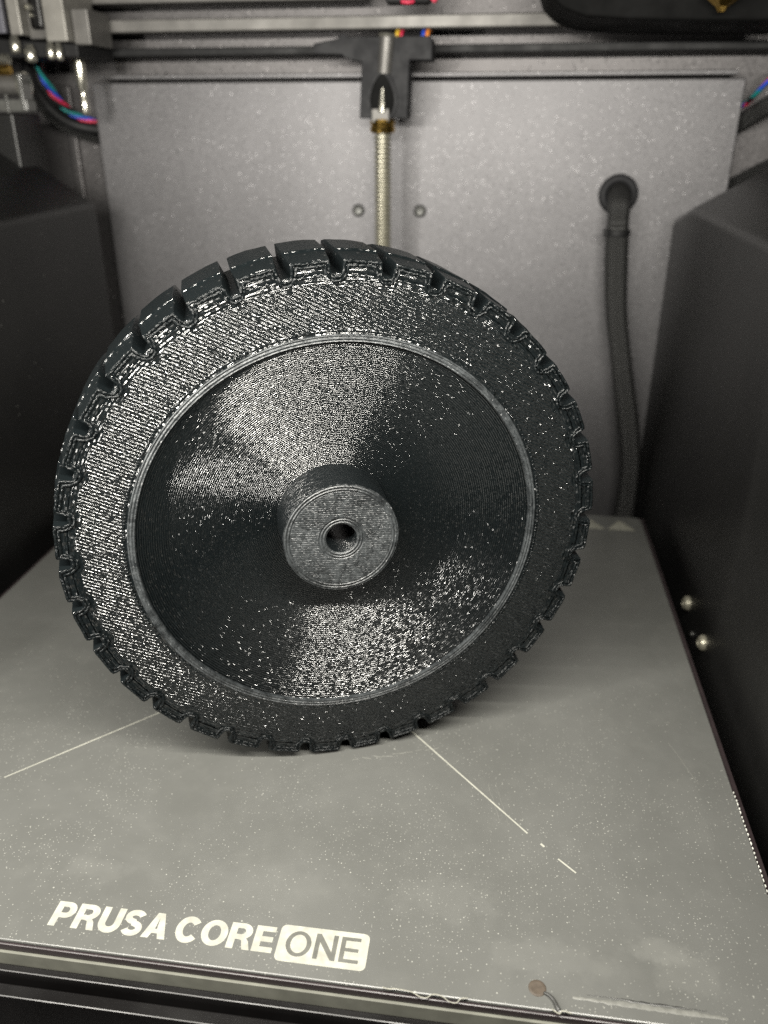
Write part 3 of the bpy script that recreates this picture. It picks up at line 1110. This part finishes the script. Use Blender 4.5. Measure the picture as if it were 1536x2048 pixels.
done(bm, 'shaft', MT['chrome'], pin, smooth=True)
tw = empty('twisted_wires', (-158, 190, 178))
tag(tw, 'twisted red, blue and teal wires at the upper left', 'wires')
base = smooth_path([(-164.4, 178, 192.5), (-164, 182, 184.7), (-163, 186, 178.5), (-161.5, 189, 174.2), (-159, 193, 170.5), (-155.7, 196, 167.9), (-150.9, 199, 165.9), (-143, 202, 164)], 10)
for q, m in enumerate(('red', 'blue', 'teal', 'black')):
    pts = []
    for i, p in enumerate(base):
        t = i / len(base) * 2 * math.pi * 2.1 + q * math.pi / 2
        pts.append((p.x + 158 + 1.15 * math.cos(t) * .8, p.y - 190 + 1.15 * math.sin(t), p.z - 178 + 1.15 * math.cos(t) * .6))
    tube('wire', MT[m], tw, pts, 0.85, 8, 0)
for lb, m, rd, pts in (('thick black cable under the twisted wires at the upper left', 'black', 3.0,
                        [(-170.6, 180, 194), (-171.9, 184, 183.8), (-169.8, 188, 175.3), (-165.4, 192, 168.3), (-158.9, 196, 164.3), (-151.9, 199, 162.5), (-143, 202, 161.5)]),
                       ('thin dark grey cable below the thick black cable on the left', 'braid', 1.7,
                        [(-171.1, 184, 180), (-169.5, 188, 169.8), (-164.8, 192, 164.3), (-159.6, 196, 160.7), (-152.7, 199, 157.9), (-143, 202, 156.4)])):
    c2 = empty('loose_cable', (-160, 192, 165))
    tag(c2, lb, 'cable', 'cables at the upper left')
    tube('jacket', MT[m], c2, [(x + 160, y - 192, z - 165) for x, y, z in pts], rd, 14, 8)
mo = empty('idler_motor', (-166, 150, 168))
tag(mo, 'metallic cylinder with a clear bracket at the left edge', 'motor')
bm = bmesh.new()
add_cyl(bm, (-14, -1, 12.2), (8.5, -1, 12.2), 4.4, 4.0, 28)
done(bm, 'barrel', MT['alu2'], mo, smooth=False)
bm = bmesh.new()
add_cyl(bm, (8.5, -1, 12.2), (10.8, -1, 12.2), 5.4, 5.2, 28)
done(bm, 'flange', MT['chrome'], mo, smooth=False)
box('clear_foot', MT['clear'], mo, -2, 12.5, -6, 2, 1.5, 6.5, 0.8)
box('clear_rib', MT['clear'], mo, 9.6, 11.6, -6.5, 2, 2.0, 16.5, 0.5)
box('clear_rib', MT['clear'], mo, 2.5, 3.8, -6.5, -5.8, 1.0, 8.5, 0.3)
bm = bmesh.new()
add_cyl(bm, (-2, -3, 17.8), (5.6, -3, 17.8), 1.9, 1.9, 18)
done(bm, 'brass_bush', MT['brass'], mo)
bm = bmesh.new()
for i in range(6):
    add_cyl(bm, (0.2 + i * 1.05, -3.4, 22.0), (0.9 + i * 1.05, -3.4, 22.0), 2.1, 2.1, 16)
done(bm, 'spring_coils', MT['chrome'], mo)
lb_ = box('lower_block', MT['cover'], None, -196, -162.5, 146, 170, 120, 169, 0.8)
tag(lb_, 'black block under the metallic cylinder at the left edge', 'block')

# ================================================================== TOP RIGHT
rw = empty('twisted_wires', (160, 175, 176))
tag(rw, 'twisted red, blue and teal wires at the right edge', 'wires')
base = smooth_path([(154, 203, 170.5), (161.7, 199, 172.6), (163.4, 193, 175.6), (165.3, 186, 180), (168.8, 180, 186)], 10)
for q, m in enumerate(('red', 'blue', 'teal', 'black')):
    pts = []
    for i, p in enumerate(base):
        t = i / len(base) * 2 * math.pi * 1.7 + q * math.pi / 2 + .6
        pts.append((p.x - 160 + 1.1 * math.cos(t) * .7, p.y - 175 + 1.1 * math.sin(t), p.z - 176 + 1.1 * math.cos(t) * .7))
    tube('wire', MT[m], rw, pts, 0.85, 8, 0)
for lb, pts, rd in (('thick braided black cable below the wires at the right edge', [(153, 200.5, 160), (161.1, 199, 165), (165.4, 194, 168.4), (168.8, 188, 171.5), (175, 180, 176)], 4.0),
                    ('thin black cable just above the right cover', [(154, 202.5, 134), (162.8, 199, 140.2), (167.8, 194, 144), (173.3, 188, 148.1), (180.1, 182, 152)], 2.2)):
    c2 = empty('loose_cable', (160, 176, 160))
    tag(c2, lb, 'cable', 'cables at the right edge')
    tube('jacket', MT['braid'], c2, [(x - 160, y - 176, z - 160) for x, y, z in pts], rd, 14, 8)

th = empty('tool_head', (100, 128, 190))
tag(th, 'blurred black print head looming at the top right', 'print head')
bm = bmesh.new()
ol = [(-34, 22), (-32, 17), (-26.5, 12.6), (-18, 9.8), (-2, 8.6), (24, 7.9), (60, 7.4), (60, 60), (-34, 60)]
prism('shroud', MT['matt'], th, ol, 'y', -6, 46, 1.2, 3)
bm = bmesh.new()
add_lathe(bm, [(1.2, 0), (2.2, 1.6), (5.6, 4.0), (6.2, 6), (6.2, 12), (5.2, 13)], 'z', 6)
bmesh.ops.translate(bm, vec=(27.5, -14, 9.6), verts=bm.verts)
done(bm, 'nozzle', MT['brass'], th)
